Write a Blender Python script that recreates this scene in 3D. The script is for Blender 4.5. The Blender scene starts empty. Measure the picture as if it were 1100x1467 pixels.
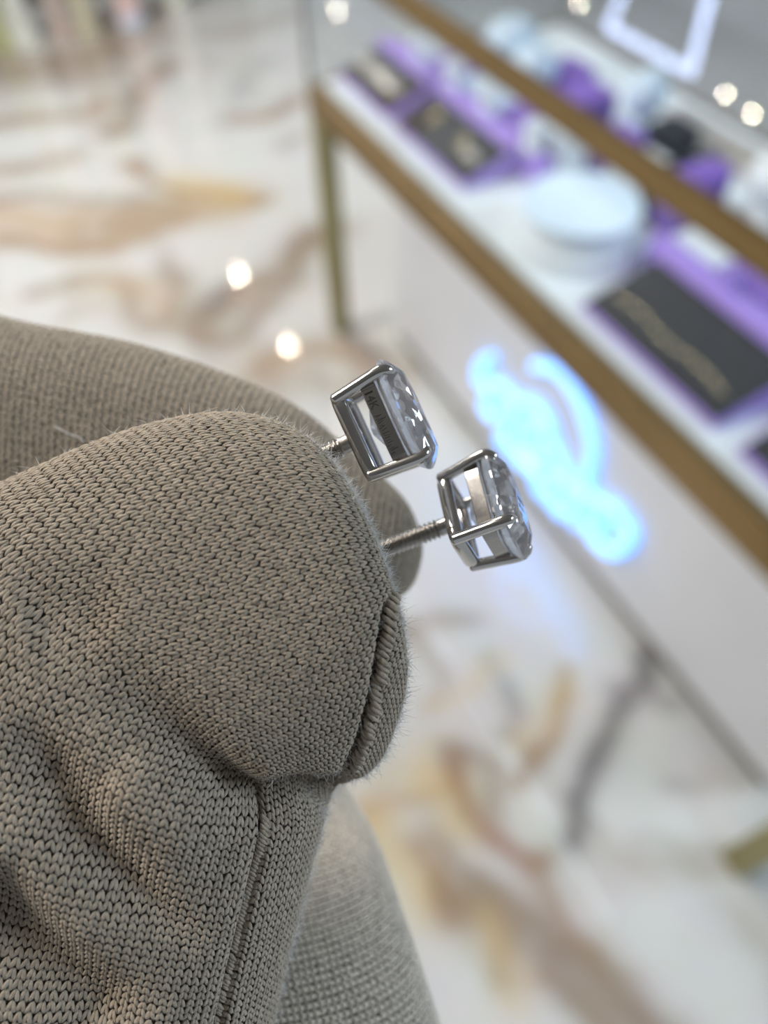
import bpy, bmesh, math, random
import numpy as np
from mathutils import Matrix, Vector

random.seed(7)
rng = np.random.default_rng(7)
S = bpy.context.scene
COL = S.collection

# ------------------------------------------------------------------ camera
CX, CY, F = 550.0, 733.5, 1037.7
HCAM = 1.45
def nrm(v):
    v = np.asarray(v, float); return v / np.linalg.norm(v)
def ray(x, y):
    return np.array([(x - CX) / F, -(y - CY) / F, -1.0])
UP = -nrm(ray(576, 1495))
XR = -nrm(ray(-349, -650)); XR = nrm(XR - UP * XR.dot(UP))
YR = np.cross(UP, XR)
R = np.array([XR, YR, UP])              # camera space -> world space
CAM = np.array([0, 0, HCAM])
def at_z(x, y, z):
    d = R @ ray(x, y); return CAM + d * ((z - HCAM) / d[2])
def at_y(x, y, Y):
    d = R @ ray(x, y); return CAM + d * (Y / d[1])
def cpt(x, y, mm):
    """camera-space point in millimetres at depth mm"""
    return ray(x, y) * mm
def to_world(p):
    """camera-space millimetres -> world metres (n,3)"""
    return (np.asarray(p) * 0.001) @ R.T + CAM

cam_d = bpy.data.cameras.new('camera'); cam = bpy.data.objects.new('camera', cam_d); COL.objects.link(cam)
M = np.eye(4); M[:3, :3] = R; M[:3, 3] = CAM
cam.matrix_world = Matrix(M.tolist())
cam_d.sensor_fit = 'VERTICAL'; cam_d.sensor_height = 24.0
cam_d.lens = F * 24.0 / 1467.0
cam_d.clip_start = 0.001; cam_d.clip_end = 60
cam_d.dof.use_dof = True
cam_d.dof.focus_distance = 0.0545
cam_d.dof.aperture_fstop = cam_d.lens / 1.85
S.camera = cam

# ------------------------------------------------------------------ world, lights, exposure
S.view_settings.view_transform = 'Standard'; S.view_settings.look = 'None'
S.view_settings.gamma = 1.0; S.view_settings.use_curve_mapping = False
S.view_settings.exposure = 0.0
S.cycles.use_denoising = True
S.cycles.max_bounces = 14; S.cycles.transparent_max_bounces = 24
S.cycles.transmission_bounces = 12; S.cycles.glossy_bounces = 6
S.cycles.caustics_reflective = False; S.cycles.caustics_refractive = True
S.cycles.sample_clamp_indirect = 6.0
w = bpy.data.worlds.new('store_air'); S.world = w; w.use_nodes = True
w.node_tree.nodes['Background'].inputs[0].default_value = (0.84, 0.92, 1.0, 1)
w.node_tree.nodes['Background'].inputs[1].default_value = 0.39

def area(name, loc, target, sx, sy, power, color):
    d = bpy.data.lights.new(name, 'AREA'); d.shape = 'RECTANGLE'; d.size = sx; d.size_y = sy
    d.energy = power; d.color = color
    o = bpy.data.objects.new(name, d); COL.objects.link(o); o.location = loc
    o.rotation_euler = (Vector(target) - Vector(loc)).to_track_quat('-Z', 'Y').to_euler()
    return o
area('ceiling_and_fill_lamp', (-3.7, 0.0, 3.0), (-1.0, 0.4, 0.6), 1.0, 0.9, 120, (1.0, 0.96, 0.90))
area('ceiling_and_fill_lamp', (-1.9, -1.5, 3.0), (-0.7, 0.1, 0.8), 1.1, 0.9, 120, (1.0, 0.945, 0.87))
area('ceiling_and_fill_lamp', (1.2, 3.0, 3.0), (-0.1, 0.5, 0.2), 1.2, 1.0, 105, (0.70, 0.86, 1.0))  # added blue fill, unseen; stands in for the sign's glow on the floor

# ------------------------------------------------------------------ helpers
def finish(name, me, mat=None, parent=None, smooth=False):
    o = bpy.data.objects.new(name, me); COL.objects.link(o)
    if mat: me.materials.append(mat)
    if parent is not None: o.parent = parent; o.matrix_parent_inverse = parent.matrix_world.inverted()
    if smooth:
        for p in me.polygons: p.use_smooth = True
    return o
def obj_bm(name, bm, mat=None, parent=None, smooth=False):
    me = bpy.data.meshes.new(name); bmesh.ops.recalc_face_normals(bm, faces=bm.faces); bm.to_mesh(me); bm.free()
    return finish(name, me, mat, parent, smooth)
def obj_np(name, V, Fc, mat=None, parent=None, smooth=True):
    """V (n,3) float, Fc (m,k) int"""
    me = bpy.data.meshes.new(name); V = np.ascontiguousarray(V, np.float32); Fc = np.ascontiguousarray(Fc, np.int32)
    m, k = Fc.shape
    me.vertices.add(len(V)); me.vertices.foreach_set('co', V.ravel())
    me.loops.add(m * k); me.loops.foreach_set('vertex_index', Fc.ravel())
    me.polygons.add(m); me.polygons.foreach_set('loop_start', np.arange(0, m * k, k, dtype=np.int32))
    me.polygons.foreach_set('loop_total', np.full(m, k, np.int32))
    if smooth: me.polygons.foreach_set('use_smooth', np.ones(m, bool))
    me.update(calc_edges=True); me.validate()
    return finish(name, me, mat, parent)
def empty(name, loc, rot=(0, 0, 0)):
    o = bpy.data.objects.new(name, None); COL.objects.link(o); o.location = loc; o.rotation_euler = rot
    o.empty_display_size = 0.02
    bpy.context.view_layer.update()
    return o
def tag(o, label, cat, group=None, kind=None):
    o['label'] = label; o['category'] = cat
    if group: o['group'] = group
    if kind: o['kind'] = kind
    return o
def box(name, x0, x1, y0, y1, z0, z1, mat, parent=None, bev=0.0, seg=2):
    bm = bmesh.new(); bmesh.ops.create_cube(bm, size=1)
    for v in bm.verts:
        v.co = Vector((x0 if v.co.x < 0 else x1, y0 if v.co.y < 0 else y1, z0 if v.co.z < 0 else z1))
    if bev: bmesh.ops.bevel(bm, geom=bm.edges[:], offset=bev, segments=seg, affect='EDGES', profile=0.5)
    return obj_bm(name, bm, mat, parent)
def tube(pts, rad, n=10, closed=False, caps=True):
    """sweep a circle (rad: number, list, or (r_a,r_b) with up) along pts -> V,F quads"""
    P = np.asarray(pts, float); m = len(P)
    rad = np.broadcast_to(np.asarray(rad, float), (m,))
    T = np.gradient(P, axis=0)
    if closed: T = np.roll(P, -1, 0) - np.roll(P, 1, 0)
    T /= np.linalg.norm(T, axis=1)[:, None] + 1e-12
    ref = np.array([0.123, 0.456, 0.88]); a = np.cross(T[0], ref); a /= np.linalg.norm(a)
    V = []; ang = np.arange(n) / n * 2 * np.pi
    for i in range(m):
        a = a - T[i] * a.dot(T[i]); a /= np.linalg.norm(a) + 1e-12
        b = np.cross(T[i], a)
        V.append(P[i] + rad[i] * (np.cos(ang)[:, None] * a + np.sin(ang)[:, None] * b))
    V = np.concatenate(V)
    q = []
    for i in range(m if closed else m - 1):
        j = (i + 1) % m
        for k in range(n):
            l = (k + 1) % n
            q.append((i * n + k, i * n + l, j * n + l, j * n + k))
    if caps and not closed:
        V = np.vstack([V, P[0] , P[-1]]); c0 = m * n
        for k in range(n):
            l = (k + 1) % n
            q.append((c0, l, k, k)); q.append((c0 + 1, (m - 1) * n + k, (m - 1) * n + l, (m - 1) * n + l))
    return V, q
def obj_list(name, V, q, mat, parent=None, smooth=True, M4=None):
    V = np.asarray(V, float)
    fs = [tuple(dict.fromkeys(f)) for f in q]
    me = bpy.data.meshes.new(name); me.from_pydata([tuple(v) for v in V], [], fs); me.update()
    o = finish(name, me, mat, parent, smooth)
    return o
def smooth_path(pts, n):
    P = np.asarray(pts, float); m = len(P)
    Q = np.vstack([2 * P[0] - P[1], P, 2 * P[-1] - P[-2]])
    u = np.linspace(0, m - 1 - 1e-9, n); i = u.astype(int); t = (u - i)[:, None]
    p0, p1, p2, p3 = Q[i], Q[i + 1], Q[i + 2], Q[i + 3]
    return 0.5 * (2 * p1 + (p2 - p0) * t + (2 * p0 - 5 * p1 + 4 * p2 - p3) * t ** 2 + (3 * p1 - p0 - 3 * p2 + p3) * t ** 3)

# ------------------------------------------------------------------ materials
def mat(name, color, rough=0.5, metal=0.0, spec=0.5, bump=None, vary=None, emit=None, sheen=0.0):
    m = bpy.data.materials.new(name); m.use_nodes = True
    nt = m.node_tree; b = nt.nodes['Principled BSDF']
    b.inputs['Base Color'].default_value = (*color, 1); b.inputs['Roughness'].default_value = rough
    b.inputs['Metallic'].default_value = metal; b.inputs['Specular IOR Level'].default_value = spec
    if sheen:
        b.inputs['Sheen Weight'].default_value = sheen; b.inputs['Sheen Roughness'].default_value = 0.4
    tc = nt.nodes.new('ShaderNodeTexCoord')
    if vary:
        sc, amt = vary
        nz = nt.nodes.new('ShaderNodeTexNoise'); nz.inputs['Scale'].default_value = sc; nz.inputs['Detail'].default_value = 4
        nt.links.new(tc.outputs['Object'], nz.inputs['Vector'])
        r = nt.nodes.new('ShaderNodeValToRGB')
        c = np.array(color)
        r.color_ramp.elements[0].position = 0.3; r.color_ramp.elements[1].position = 0.7
        r.color_ramp.elements[0].color = (*np.clip(c * (1 - amt), 0, 1), 1); r.color_ramp.elements[1].color = (*np.clip(c * (1 + amt), 0, 1), 1)
        nt.links.new(nz.outputs['Fac'], r.inputs['Fac']); nt.links.new(r.outputs['Color'], b.inputs['Base Color'])
    if bump:
        sc, st, dist = bump
        nz = nt.nodes.new('ShaderNodeTexNoise'); nz.inputs['Scale'].default_value = sc; nz.inputs['Detail'].default_value = 3
        nt.links.new(tc.outputs['Object'], nz.inputs['Vector'])
        bp = nt.nodes.new('ShaderNodeBump'); bp.inputs['Strength'].default_value = st; bp.inputs['Distance'].default_value = dist
        nt.links.new(nz.outputs['Fac'], bp.inputs['Height']); nt.links.new(bp.outputs['Normal'], b.inputs['Normal'])
    if emit:
        b.inputs['Emission Color'].default_value = (*emit[0], 1); b.inputs['Emission Strength'].default_value = emit[1]
    return m
def glass_pane(name, tint):
    m = bpy.data.materials.new(name); m.use_nodes = True; nt = m.node_tree; nt.nodes.clear()
    L = nt.links.new
    o = nt.nodes.new('ShaderNodeOutputMaterial'); mx = nt.nodes.new('ShaderNodeMixShader')
    t = nt.nodes.new('ShaderNodeBsdfTransparent'); t.inputs[0].default_value = (*tint, 1)
    g = nt.nodes.new('ShaderNodeBsdfGlossy'); g.inputs['Roughness'].default_value = 0.0
    ge = nt.nodes.new('ShaderNodeNewGeometry'); dt = nt.nodes.new('ShaderNodeVectorMath'); dt.operation = 'DOT_PRODUCT'
    L(ge.outputs['Normal'], dt.inputs[0]); L(ge.outputs['Incoming'], dt.inputs[1])
    def mth(op, x, y):
        n = nt.nodes.new('ShaderNodeMath'); n.operation = op
        for k, v_ in enumerate((x, y)):
            if v_ is None: continue
            if isinstance(v_, (int, float)): n.inputs[k].default_value = v_
            else: L(v_, n.inputs[k])
        return n.outputs[0]
    ab = mth('ABSOLUTE', dt.outputs['Value'], None)
    f = mth('ADD', mth('MULTIPLY', mth('POWER', mth('SUBTRACT', 1.0, ab), 5.0), 0.96), 0.04)
    L(f, mx.inputs[0]); L(t.outputs[0], mx.inputs[1]); L(g.outputs[0], mx.inputs[2])
    L(mx.outputs[0], o.inputs[0]); return m
def diamond_mat():
    m = bpy.data.materials.new('diamond'); m.use_nodes = True; nt = m.node_tree; nt.nodes.clear()
    o = nt.nodes.new('ShaderNodeOutputMaterial'); g = nt.nodes.new('ShaderNodeBsdfGlass')
    g.inputs['Color'].default_value = (1, 1, 1, 1); g.inputs['Roughness'].default_value = 0.0; g.inputs['IOR'].default_value = 2.2
    # crushed-ice facets: every small cell of the cut tilts its own way
    tc = nt.nodes.new('ShaderNodeTexCoord'); vo = nt.nodes.new('ShaderNodeTexVoronoi'); vo.inputs['Scale'].default_value = 1300
    ge = nt.nodes.new('ShaderNodeNewGeometry')
    def vm(op, a, b):
        n = nt.nodes.new('ShaderNodeVectorMath'); n.operation = op
        for k, x in enumerate((a, b)):
            if x is None: continue
            if isinstance(x, tuple): n.inputs[k].default_value = x
            else: nt.links.new(x, n.inputs[k])
        return n.outputs[0]
    nt.links.new(tc.outputs['Object'], vo.inputs['Vector'])
    k = vm('MULTIPLY', vm('SUBTRACT', vo.outputs['Color'], (0.5, 0.5, 0.5)), (0.55, 0.55, 0.55))
    nt.links.new(vm('NORMALIZE', vm('ADD', ge.outputs['Normal'], k), None), g.inputs['Normal'])
    d = nt.nodes.new('ShaderNodeBsdfTranslucent'); d.inputs[0].default_value = (0.93, 0.92, 0.97, 1)
    mx = nt.nodes.new('ShaderNodeMixShader'); mx.inputs[0].default_value = 0.42
    nt.links.new(g.outputs[0], mx.inputs[1]); nt.links.new(d.outputs[0], mx.inputs[2]); nt.links.new(mx.outputs[0], o.inputs[0]); return m

M_YARN = mat('taupe_knit_yarn', (0.42, 0.35, 0.272), 0.85, spec=0.25, bump=(11000, 1.0, 0.00010), vary=(1500, 0.2), sheen=0.15)
M_GLOVE = mat('taupe_glove_lining', (0.20, 0.168, 0.135), 0.95, spec=0.1, bump=(3000, 0.6, 0.0002))
M_FUZZ = mat('backlit_knit_fuzz', (0.92, 0.90, 0.87), 0.5, spec=0.3)  # near-white so fibres look backlit; rim light put into the colour
_n = M_FUZZ.node_tree; _t = _n.nodes.new('ShaderNodeBsdfTranslucent'); _t.inputs[0].default_value = (0.95, 0.95, 0.95, 1); _m = _n.nodes.new('ShaderNodeMixShader'); _m.inputs[0].default_value = 0.5
_n.links.new(_n.nodes['Principled BSDF'].outputs[0], _m.inputs[1]); _n.links.new(_t.outputs[0], _m.inputs[2]); _n.links.new(_m.outputs[0], _n.nodes['Material Output'].inputs[0])
M_GOLD = mat('polished_white_gold', (0.62, 0.59, 0.56), 0.13, 1.0, bump=(900, 0.05, 0.00005))
M_GOLD_R = mat('brushed_white_gold', (0.47, 0.44, 0.41), 0.25, 1.0, bump=(3500, 0.25, 0.00004))
M_YARN_LIT = mat('lit_knit_yarn', (0.80, 0.71, 0.60), 0.85, spec=0.25, bump=(9000, 0.8, 0.00008), vary=(900, 0.12), sheen=0.2)  # lighter copy of the taupe yarn; brighter light painted into its colour
M_ENGR = mat('engraved_mark', (0.03, 0.028, 0.026), 0.6)
M_DIAM = diamond_mat()
M_BRASS = mat('brushed_brass', (0.19, 0.12, 0.042), 0.45, 0.6, bump=(160, 0.15, 0.0004), vary=(12, 0.08))
M_BRASS_L = mat('bright_brass', (0.30, 0.265, 0.12), 0.4, 0.5, vary=(12, 0.08))
M_WHITE = mat('white_lacquer', (0.74, 0.77, 0.80), 0.35, vary=(9, 0.02))
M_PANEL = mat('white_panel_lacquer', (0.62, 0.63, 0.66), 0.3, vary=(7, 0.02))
M_PLINTH = mat('grey_plinth', (0.16, 0.145, 0.13), 0.5, vary=(20, 0.1))
M_DECK = mat('white_satin_cloth', (0.78, 0.83, 0.86), 0.6, vary=(30, 0.02))
M_PURPLE = mat('purple_velvet', (0.22, 0.11, 0.50), 0.7, spec=0.2, vary=(60, 0.1), sheen=0.2)
M_LILAC = mat('lilac_leatherette', (0.35, 0.22, 0.68), 0.5, vary=(60, 0.06))
M_BLACK = mat('charcoal_velvet', (0.014, 0.017, 0.023), 0.8, spec=0.15, vary=(80, 0.15))
M_GREY = mat('taupe_ribbon_metal', (0.52, 0.47, 0.42), 0.35, 0.4, vary=(40, 0.1))
M_YGOLD = mat('yellow_gold', (0.95, 0.80, 0.50), 0.25, 1.0)
M_PALEB = mat('pale_satin', (0.66, 0.78, 0.90), 0.5, vary=(20, 0.03))
M_GLASS = glass_pane('clear_case_glass', (0.97, 0.985, 0.99))
M_SIGN = mat('blue_white_neon', (0.5, 0.8, 1.0), 0.4, emit=((0.10, 0.335, 1.0), 2.4))
M_LED = mat('cool_led', (0.9, 0.95, 1), 0.4, emit=((0.72, 0.88, 1.0), 9))
M_LAMP = mat('lamp_diffuser', (0.9, 0.9, 0.9), 0.4, emit=((1.0, 0.90, 0.72), 420))
M_FRAME_LED = mat('frame_light_diffuser', (0.9, 0.9, 1), 0.4, emit=((0.55, 0.66, 1.0), 7))

# ------------------------------------------------------------------ floor (the stone's own veins plus a painted shade band: vertex colours on the slab)
def vnoise(x, y, seed):
    r = np.random.default_rng(seed); G = r.random((64, 64))
    xi = np.floor(x).astype(int); yi = np.floor(y).astype(int); fx = x - xi; fy = y - yi
    fx = fx * fx * (3 - 2 * fx); fy = fy * fy * (3 - 2 * fy)
    g = lambda a, b: G[a % 64, b % 64]
    return (g(xi, yi) * (1 - fx) + g(xi + 1, yi) * fx) * (1 - fy) + (g(xi, yi + 1) * (1 - fx) + g(xi + 1, yi + 1) * fx) * fy
def fbm(x, y, seed, o=4):
    s = 0; a = 1; t = 0
    for k in range(o):
        s = s + a * vnoise(x * 2 ** k, y * 2 ** k, seed + k); t += a; a *= 0.5
    return s / t
TAN, TAUPE, GREY, RUST, YEL, PALE = (0.30, 0.20, 0.12), (0.29, 0.23, 0.18), (0.17, 0.165, 0.165), (0.28, 0.13, 0.07), (0.60, 0.47, 0.23), (0.50, 0.39, 0.28)
VEINS_AND_SHADE = [  # path in floor positions found through the lens, half-width (m), colour, strength
    ([(-60, 352), (60, 348), (130, 352), (200, 335), (300, 305), (375, 288)], 0.040, TAN, 0.85),
    ([(-60, 300), (60, 315), (150, 318), (230, 300), (320, 290)], 0.11, PALE, 0.75),
    ([(120, 330), (200, 310), (260, 300)], 0.06, TAN, 0.45),
    ([(-40, 245), (40, 240), (110, 228)], 0.05, TAN, 0.6),
    ([(185, 232), (215, 258), (270, 275), (330, 282), (372, 290)], 0.035, TAN, 0.7),
    ([(-20, 285), (60, 278), (140, 290), (210, 283)], 0.035, TAUPE, 0.6),
    ([(250, 255), (300, 270), (350, 285)], 0.06, YEL, 0.5),
    ([(-40, 180), (50, 170), (115, 168), (150, 145)], 0.06, TAN, 0.55),
    ([(160, 190), (190, 150), (215, 115), (235, 95)], 0.06, TAUPE, 0.7),
    ([(-60, 95), (60, 88), (130, 82), (170, 60), (190, 30)], 0.18, TAUPE, 1.0),  # shadow and reflection below the far cabinet, painted into the floor colour
    ([(20, 115), (90, 115), (150, 110)], 0.10, TAUPE, 0.45),
    ([(300, 50), (360, 40), (410, 20)], 0.07, TAUPE, 0.35),
    ([(335, 172), (380, 162), (425, 140)], 0.045, TAN, 0.6),
    ([(330, 145), (350, 110), (385, 90)], 0.05, GREY, 0.25),
    ([(405, 210), (430, 190)], 0.04, TAUPE, 0.4),
    ([(40, 425), (130, 398), (175, 415), (205, 460), (250, 445), (262, 400), (225, 372)], 0.035, TAUPE, 0.6),
    ([(130, 405), (200, 410), (240, 430)], 0.07, PALE, 0.5),
    ([(290, 445), (340, 425), (395, 400), (445, 355), (470, 330)], 0.065, TAUPE, 0.75),
    ([(285, 470), (335, 485), (380, 440), (420, 395)], 0.05, TAUPE, 0.65),
    ([(300, 430), (315, 420)], 0.035, GREY, 0.5),
    ([(360, 530), (430, 505), (500, 500), (560, 530)], 0.06, TAN, 0.6),
    ([(380, 560), (450, 550), (560, 560)], 0.05, TAUPE, 0.5),
    ([(525, 1185), (560, 1165), (610, 1150), (655, 1110)], 0.016, RUST, 0.4),
    ([(535, 1205), (560, 1240), (600, 1270)], 0.05, YEL, 0.65),
    ([(600, 1120), (640, 1130), (660, 1180)], 0.05, YEL, 0.55),
    ([(645, 1100), (665, 1150), (695, 1195), (740, 1240), (775, 1255)], 0.018, RUST, 0.55),
    ([(640, 1090), (690, 1100), (720, 1170)], 0.022, TAUPE, 0.6),
    ([(600, 1230), (640, 1300), (690, 1330), (705, 1400)], 0.020, TAN, 0.7),
    ([(620, 1200), (660, 1260), (700, 1300)], 0.018, TAUPE, 0.6),
    ([(700, 1320), (770, 1345), (830, 1370), (880, 1430), (930, 1500)], 0.046, TAUPE, 1.0),
    ([(760, 1390), (820, 1430), (860, 1490)], 0.030, TAUPE, 0.7),
    ([(690, 1350), (720, 1400), (720, 1440)], 0.03, YEL, 0.4),
    ([(780, 1250), (800, 1300), (840, 1350)], 0.02, TAN, 0.5),
    ([(815, 1215), (835, 1150), (860, 1080), (900, 1010), (945, 955)], 0.024, GREY, 0.85),
    ([(860, 1180), (850, 1120), (840, 1090)], 0.014, GREY, 0.4),
    ([(930, 1000), (960, 1030), (975, 1010)], 0.016, GREY, 0.4),
    ([(750, 1135), (765, 1090), (790, 1030), (820, 975)], 0.014, TAN, 0.7),
    ([(740, 1060), (770, 1030), (810, 1000)], 0.03, YEL, 0.4),
    ([(590, 890), (640, 880), (680, 885)], 0.022, TAUPE, 0.5),
    ([(610, 1020), (630, 960), (600, 900)], 0.016, TAUPE, 0.35),
    ([(620, 1010), (670, 995), (725, 960)], 0.022, YEL, 0.4),
    ([(960, 1120), (980, 1125)], 0.016, GREY, 0.3),
    ([(1060, 1300), (1100, 1360), (1110, 1440)], 0.02, TAUPE, 0.3),
    ([(700, 950), (730, 1010), (720, 1060)], 0.012, GREY, 0.4),
]
x0, x1, y0, y1, st = -6.2, 1.4, -1.6, 4.2, 0.016
gx = np.arange(x0, x1 + st, st); gy = np.arange(y0, y1 + st, st)
GX, GY = np.meshgrid(gx, gy, indexing='ij')
base = np.array([0.60, 0.61, 0.605])
colr = np.ones(GX.shape + (3,)) * base
cl = fbm(GX * 1.3 + 9, GY * 1.3, 3)
colr *= (1 - 0.14 * np.clip((cl - 0.5) * 4, 0, 1))[..., None]
wx = GX + 0.10 * (fbm(GX * 4, GY * 4, 11) - 0.5) + 0.06 * (fbm(GX * 14, GY * 14, 12) - 0.5)
wy = GY + 0.10 * (fbm(GX * 4 + 7, GY * 4, 21) - 0.5) + 0.06 * (fbm(GX * 14 + 3, GY * 14, 22) - 0.5)
brk = 0.5 * fbm(GX * 7, GY * 7, 31) + 0.5 * fbm(GX * 19, GY * 19, 35)
# soft procedural veins everywhere
rid = np.abs(fbm(GX * 1.1 + 3, GY * 1.6 + 5, 41, 5) - 0.5)
v = np.exp(-(rid / 0.012) ** 2) * 0.35 * np.clip(fbm(GX * 0.9, GY * 0.9, 51) * 2 - 0.6, 0, 1)
colr = colr * (1 - v[..., None]) + np.array(TAUPE) * v[..., None]
for path, hw, c, s in VEINS_AND_SHADE:
    P = smooth_path([at_z(px, py, 0)[:2] for px, py in path], 24)
    lo = P.min(0) - 4 * hw - 0.1; hi = P.max(0) + 4 * hw + 0.1
    i0, i1 = np.searchsorted(gx, [lo[0], hi[0]]); j0, j1 = np.searchsorted(gy, [lo[1], hi[1]])
    if i1 <= i0 or j1 <= j0: continue
    X = wx[i0:i1, j0:j1]; Y = wy[i0:i1, j0:j1]; d = np.full(X.shape, 1e9)
    for a, b in zip(P[:-1], P[1:]):
        ab = b - a; t = np.clip(((X - a[0]) * ab[0] + (Y - a[1]) * ab[1]) / (ab @ ab + 1e-12), 0, 1)
        d = np.minimum(d, np.hypot(X - a[0] - t * ab[0], Y - a[1] - t * ab[1]))
    hw = hw * 1.2; a = min(1.0, s * 1.3) * np.exp(-(d / hw) ** 2) * np.clip(-0.05 + 2.2 * brk[i0:i1, j0:j1], 0, 1)
    colr[i0:i1, j0:j1] = colr[i0:i1, j0:j1] * (1 - a[..., None]) + np.array(c) * a[..., None]
nx, ny = GX.shape
idx = np.arange(nx * ny).reshape(nx, ny)
Fq = np.stack([idx[:-1, :-1], idx[1:, :-1], idx[1:, 1:], idx[:-1, 1:]], -1).reshape(-1, 4)
M_MARBLE = mat('veined_white_marble', (0.7, 0.7, 0.7), 0.055, spec=0.6)
_b = M_MARBLE.node_tree.nodes['Principled BSDF']; _b.inputs['Coat Weight'].default_value = 0.4; _b.inputs['Coat IOR'].default_value = 1.7; _b.inputs['Coat Roughness'].default_value = 0.05
nt = M_MARBLE.node_tree; at = nt.nodes.new('ShaderNodeAttribute'); at.attribute_name = 'marble'
nz = nt.nodes.new('ShaderNodeTexNoise'); nz.inputs['Scale'].default_value = 60
mxn = nt.nodes.new('ShaderNodeMix'); mxn.data_type = 'RGBA'; mxn.blend_type = 'MULTIPLY'; mxn.inputs['Factor'].default_value = 0.12
nt.links.new(at.outputs['Color'], mxn.inputs[6]); nt.links.new(nz.outputs['Color'], mxn.inputs[7])
nt.links.new(mxn.outputs[2], nt.nodes['Principled BSDF'].inputs['Base Color'])
floor = obj_np('floor', np.stack([GX.ravel(), GY.ravel(), np.zeros(nx * ny)], -1), Fq, M_MARBLE)
ca = floor.data.color_attributes.new('marble', 'FLOAT_COLOR', 'POINT')
ca.data.foreach_set('color', np.concatenate([np.clip(colr.reshape(-1, 3), 0, 1), np.ones((nx * ny, 1))], 1).astype(np.float32).ravel())
floor['kind'] = 'structure'; floor['label'] = 'glossy white marble floor with tan and grey veins'

M_CEIL = mat('grey_ceiling_paint', (0.22, 0.21, 0.20), 0.9, vary=(3, 0.05))
ceiling = box('ceiling', -7.0, 4.5, -5.0, 6.0, 3.2, 3.25, M_CEIL); ceiling['kind'] = 'structure'; ceiling['label'] = 'plain grey ceiling over the shop'

# ------------------------------------------------------------------ jewellery showcase
XL, XRR, YF, YB, ZD, ZT = -1.66, 0.06, 0.645, 1.36, 0.70, 1.0
case = empty('jewellery_showcase', ((XL + XRR) / 2, (YF + YB) / 2, 0))
tag(case, 'glass jewellery showcase with brass frame and white cabinet front on the marble floor', 'showcase')
for lx, ly in ((XL, YF), (XRR - 0.04, YF), (XL, YB - 0.04), (XRR - 0.04, YB - 0.04)):
    box('leg', lx, lx + 0.048, ly, ly + 0.048, 0.0, ZD - 0.062, M_BRASS_L, case, 0.002)
box('deck_rail', XL, XRR, YF, YF + 0.03, ZD - 0.066, ZD, M_BRASS, case, 0.003)
box('deck_rail', XL, XRR, YB - 0.03, YB, ZD - 0.066, ZD, M_BRASS, case, 0.003)
box('deck_rail', XL, XL + 0.03, YF + 0.03, YB - 0.03, ZD - 0.066, ZD, M_BRASS, case, 0.003)
box('deck_rail', XRR - 0.03, XRR, YF + 0.03, YB - 0.03, ZD - 0.066, ZD, M_BRASS, case, 0.003)
box('top_rail', XL, XRR, YF, YF + 0.028, ZT - 0.03, ZT, M_BRASS, case, 0.003)
box('top_rail', XL, XRR, YB - 0.028, YB, ZT - 0.03, ZT, M_BRASS, case, 0.003)
box('top_rail', XL, XL + 0.02, YF + 0.028, YB - 0.028, ZT - 0.03, ZT, M_BRASS, case, 0.003)
box('top_rail', XRR - 0.02, XRR, YF + 0.028, YB - 0.028, ZT - 0.03, ZT, M_BRASS, case, 0.003)
M_POST = mat('grey_corner_post', (0.42, 0.41, 0.38), 0.4, 0.5)
for lx, ly in ((XL, YF), (XRR - 0.014, YF), (XL, YB - 0.014), (XRR - 0.014, YB - 0.014)):
    box('corner_post', lx, lx + 0.014, ly, ly + 0.014, ZD, ZT - 0.03, M_POST, case, 0.002)
box('deck', XL + 0.03, XRR - 0.03, YF + 0.03, YB - 0.03, ZD - 0.03, ZD + 0.004, M_DECK, case, 0.002)
box('front_glass', XL + 0.014, XRR - 0.014, YF + 0.004, YF + 0.010, ZD, ZT - 0.03, M_GLASS, case)
box('side_glass', XL + 0.004, XL + 0.010, YF + 0.014, YB - 0.014, ZD, ZT - 0.03, M_GLASS, case)
box('side_glass', XRR - 0.010, XRR - 0.004, YF + 0.014, YB - 0.014, ZD, ZT - 0.03, M_GLASS, case)
box('top_glass', XL + 0.021, XRR - 0.021, YF + 0.029, YB - 0.029, ZT - 0.010, ZT - 0.002, M_GLASS, case)
box('front_panel', -1.525, XRR - 0.08, 0.79, 0.808, 0.05, ZD - 0.03, M_PANEL, case, 0.002)
box('side_panel', -1.525, -1.507, 0.808, YB - 0.05, 0.05, ZD - 0.03, M_PANEL, case, 0.002)
box('side_panel', XRR - 0.098, XRR - 0.08, 0.808, YB - 0.05, 0.05, ZD - 0.03, M_PANEL, case, 0.002)
box('back_panel', -1.507, XRR - 0.098, YB - 0.068, YB - 0.05, 0.05, ZD - 0.03, M_PANEL, case, 0.002)
box('plinth', -1.515, XRR - 0.09, 0.80, YB - 0.06, 0.0, 0.05, M_PLINTH, case, 0.002)
box('light_strip', XL + 0.04, XRR - 0.04, YF + 0.029, YF + 0.037, ZT - 0.026, ZT - 0.012, M_LED, case)
box('light_strip', XL + 0.04, XRR - 0.04, YB - 0.037, YB - 0.029, ZT - 0.026, ZT - 0.012, M_LED, case)

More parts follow.
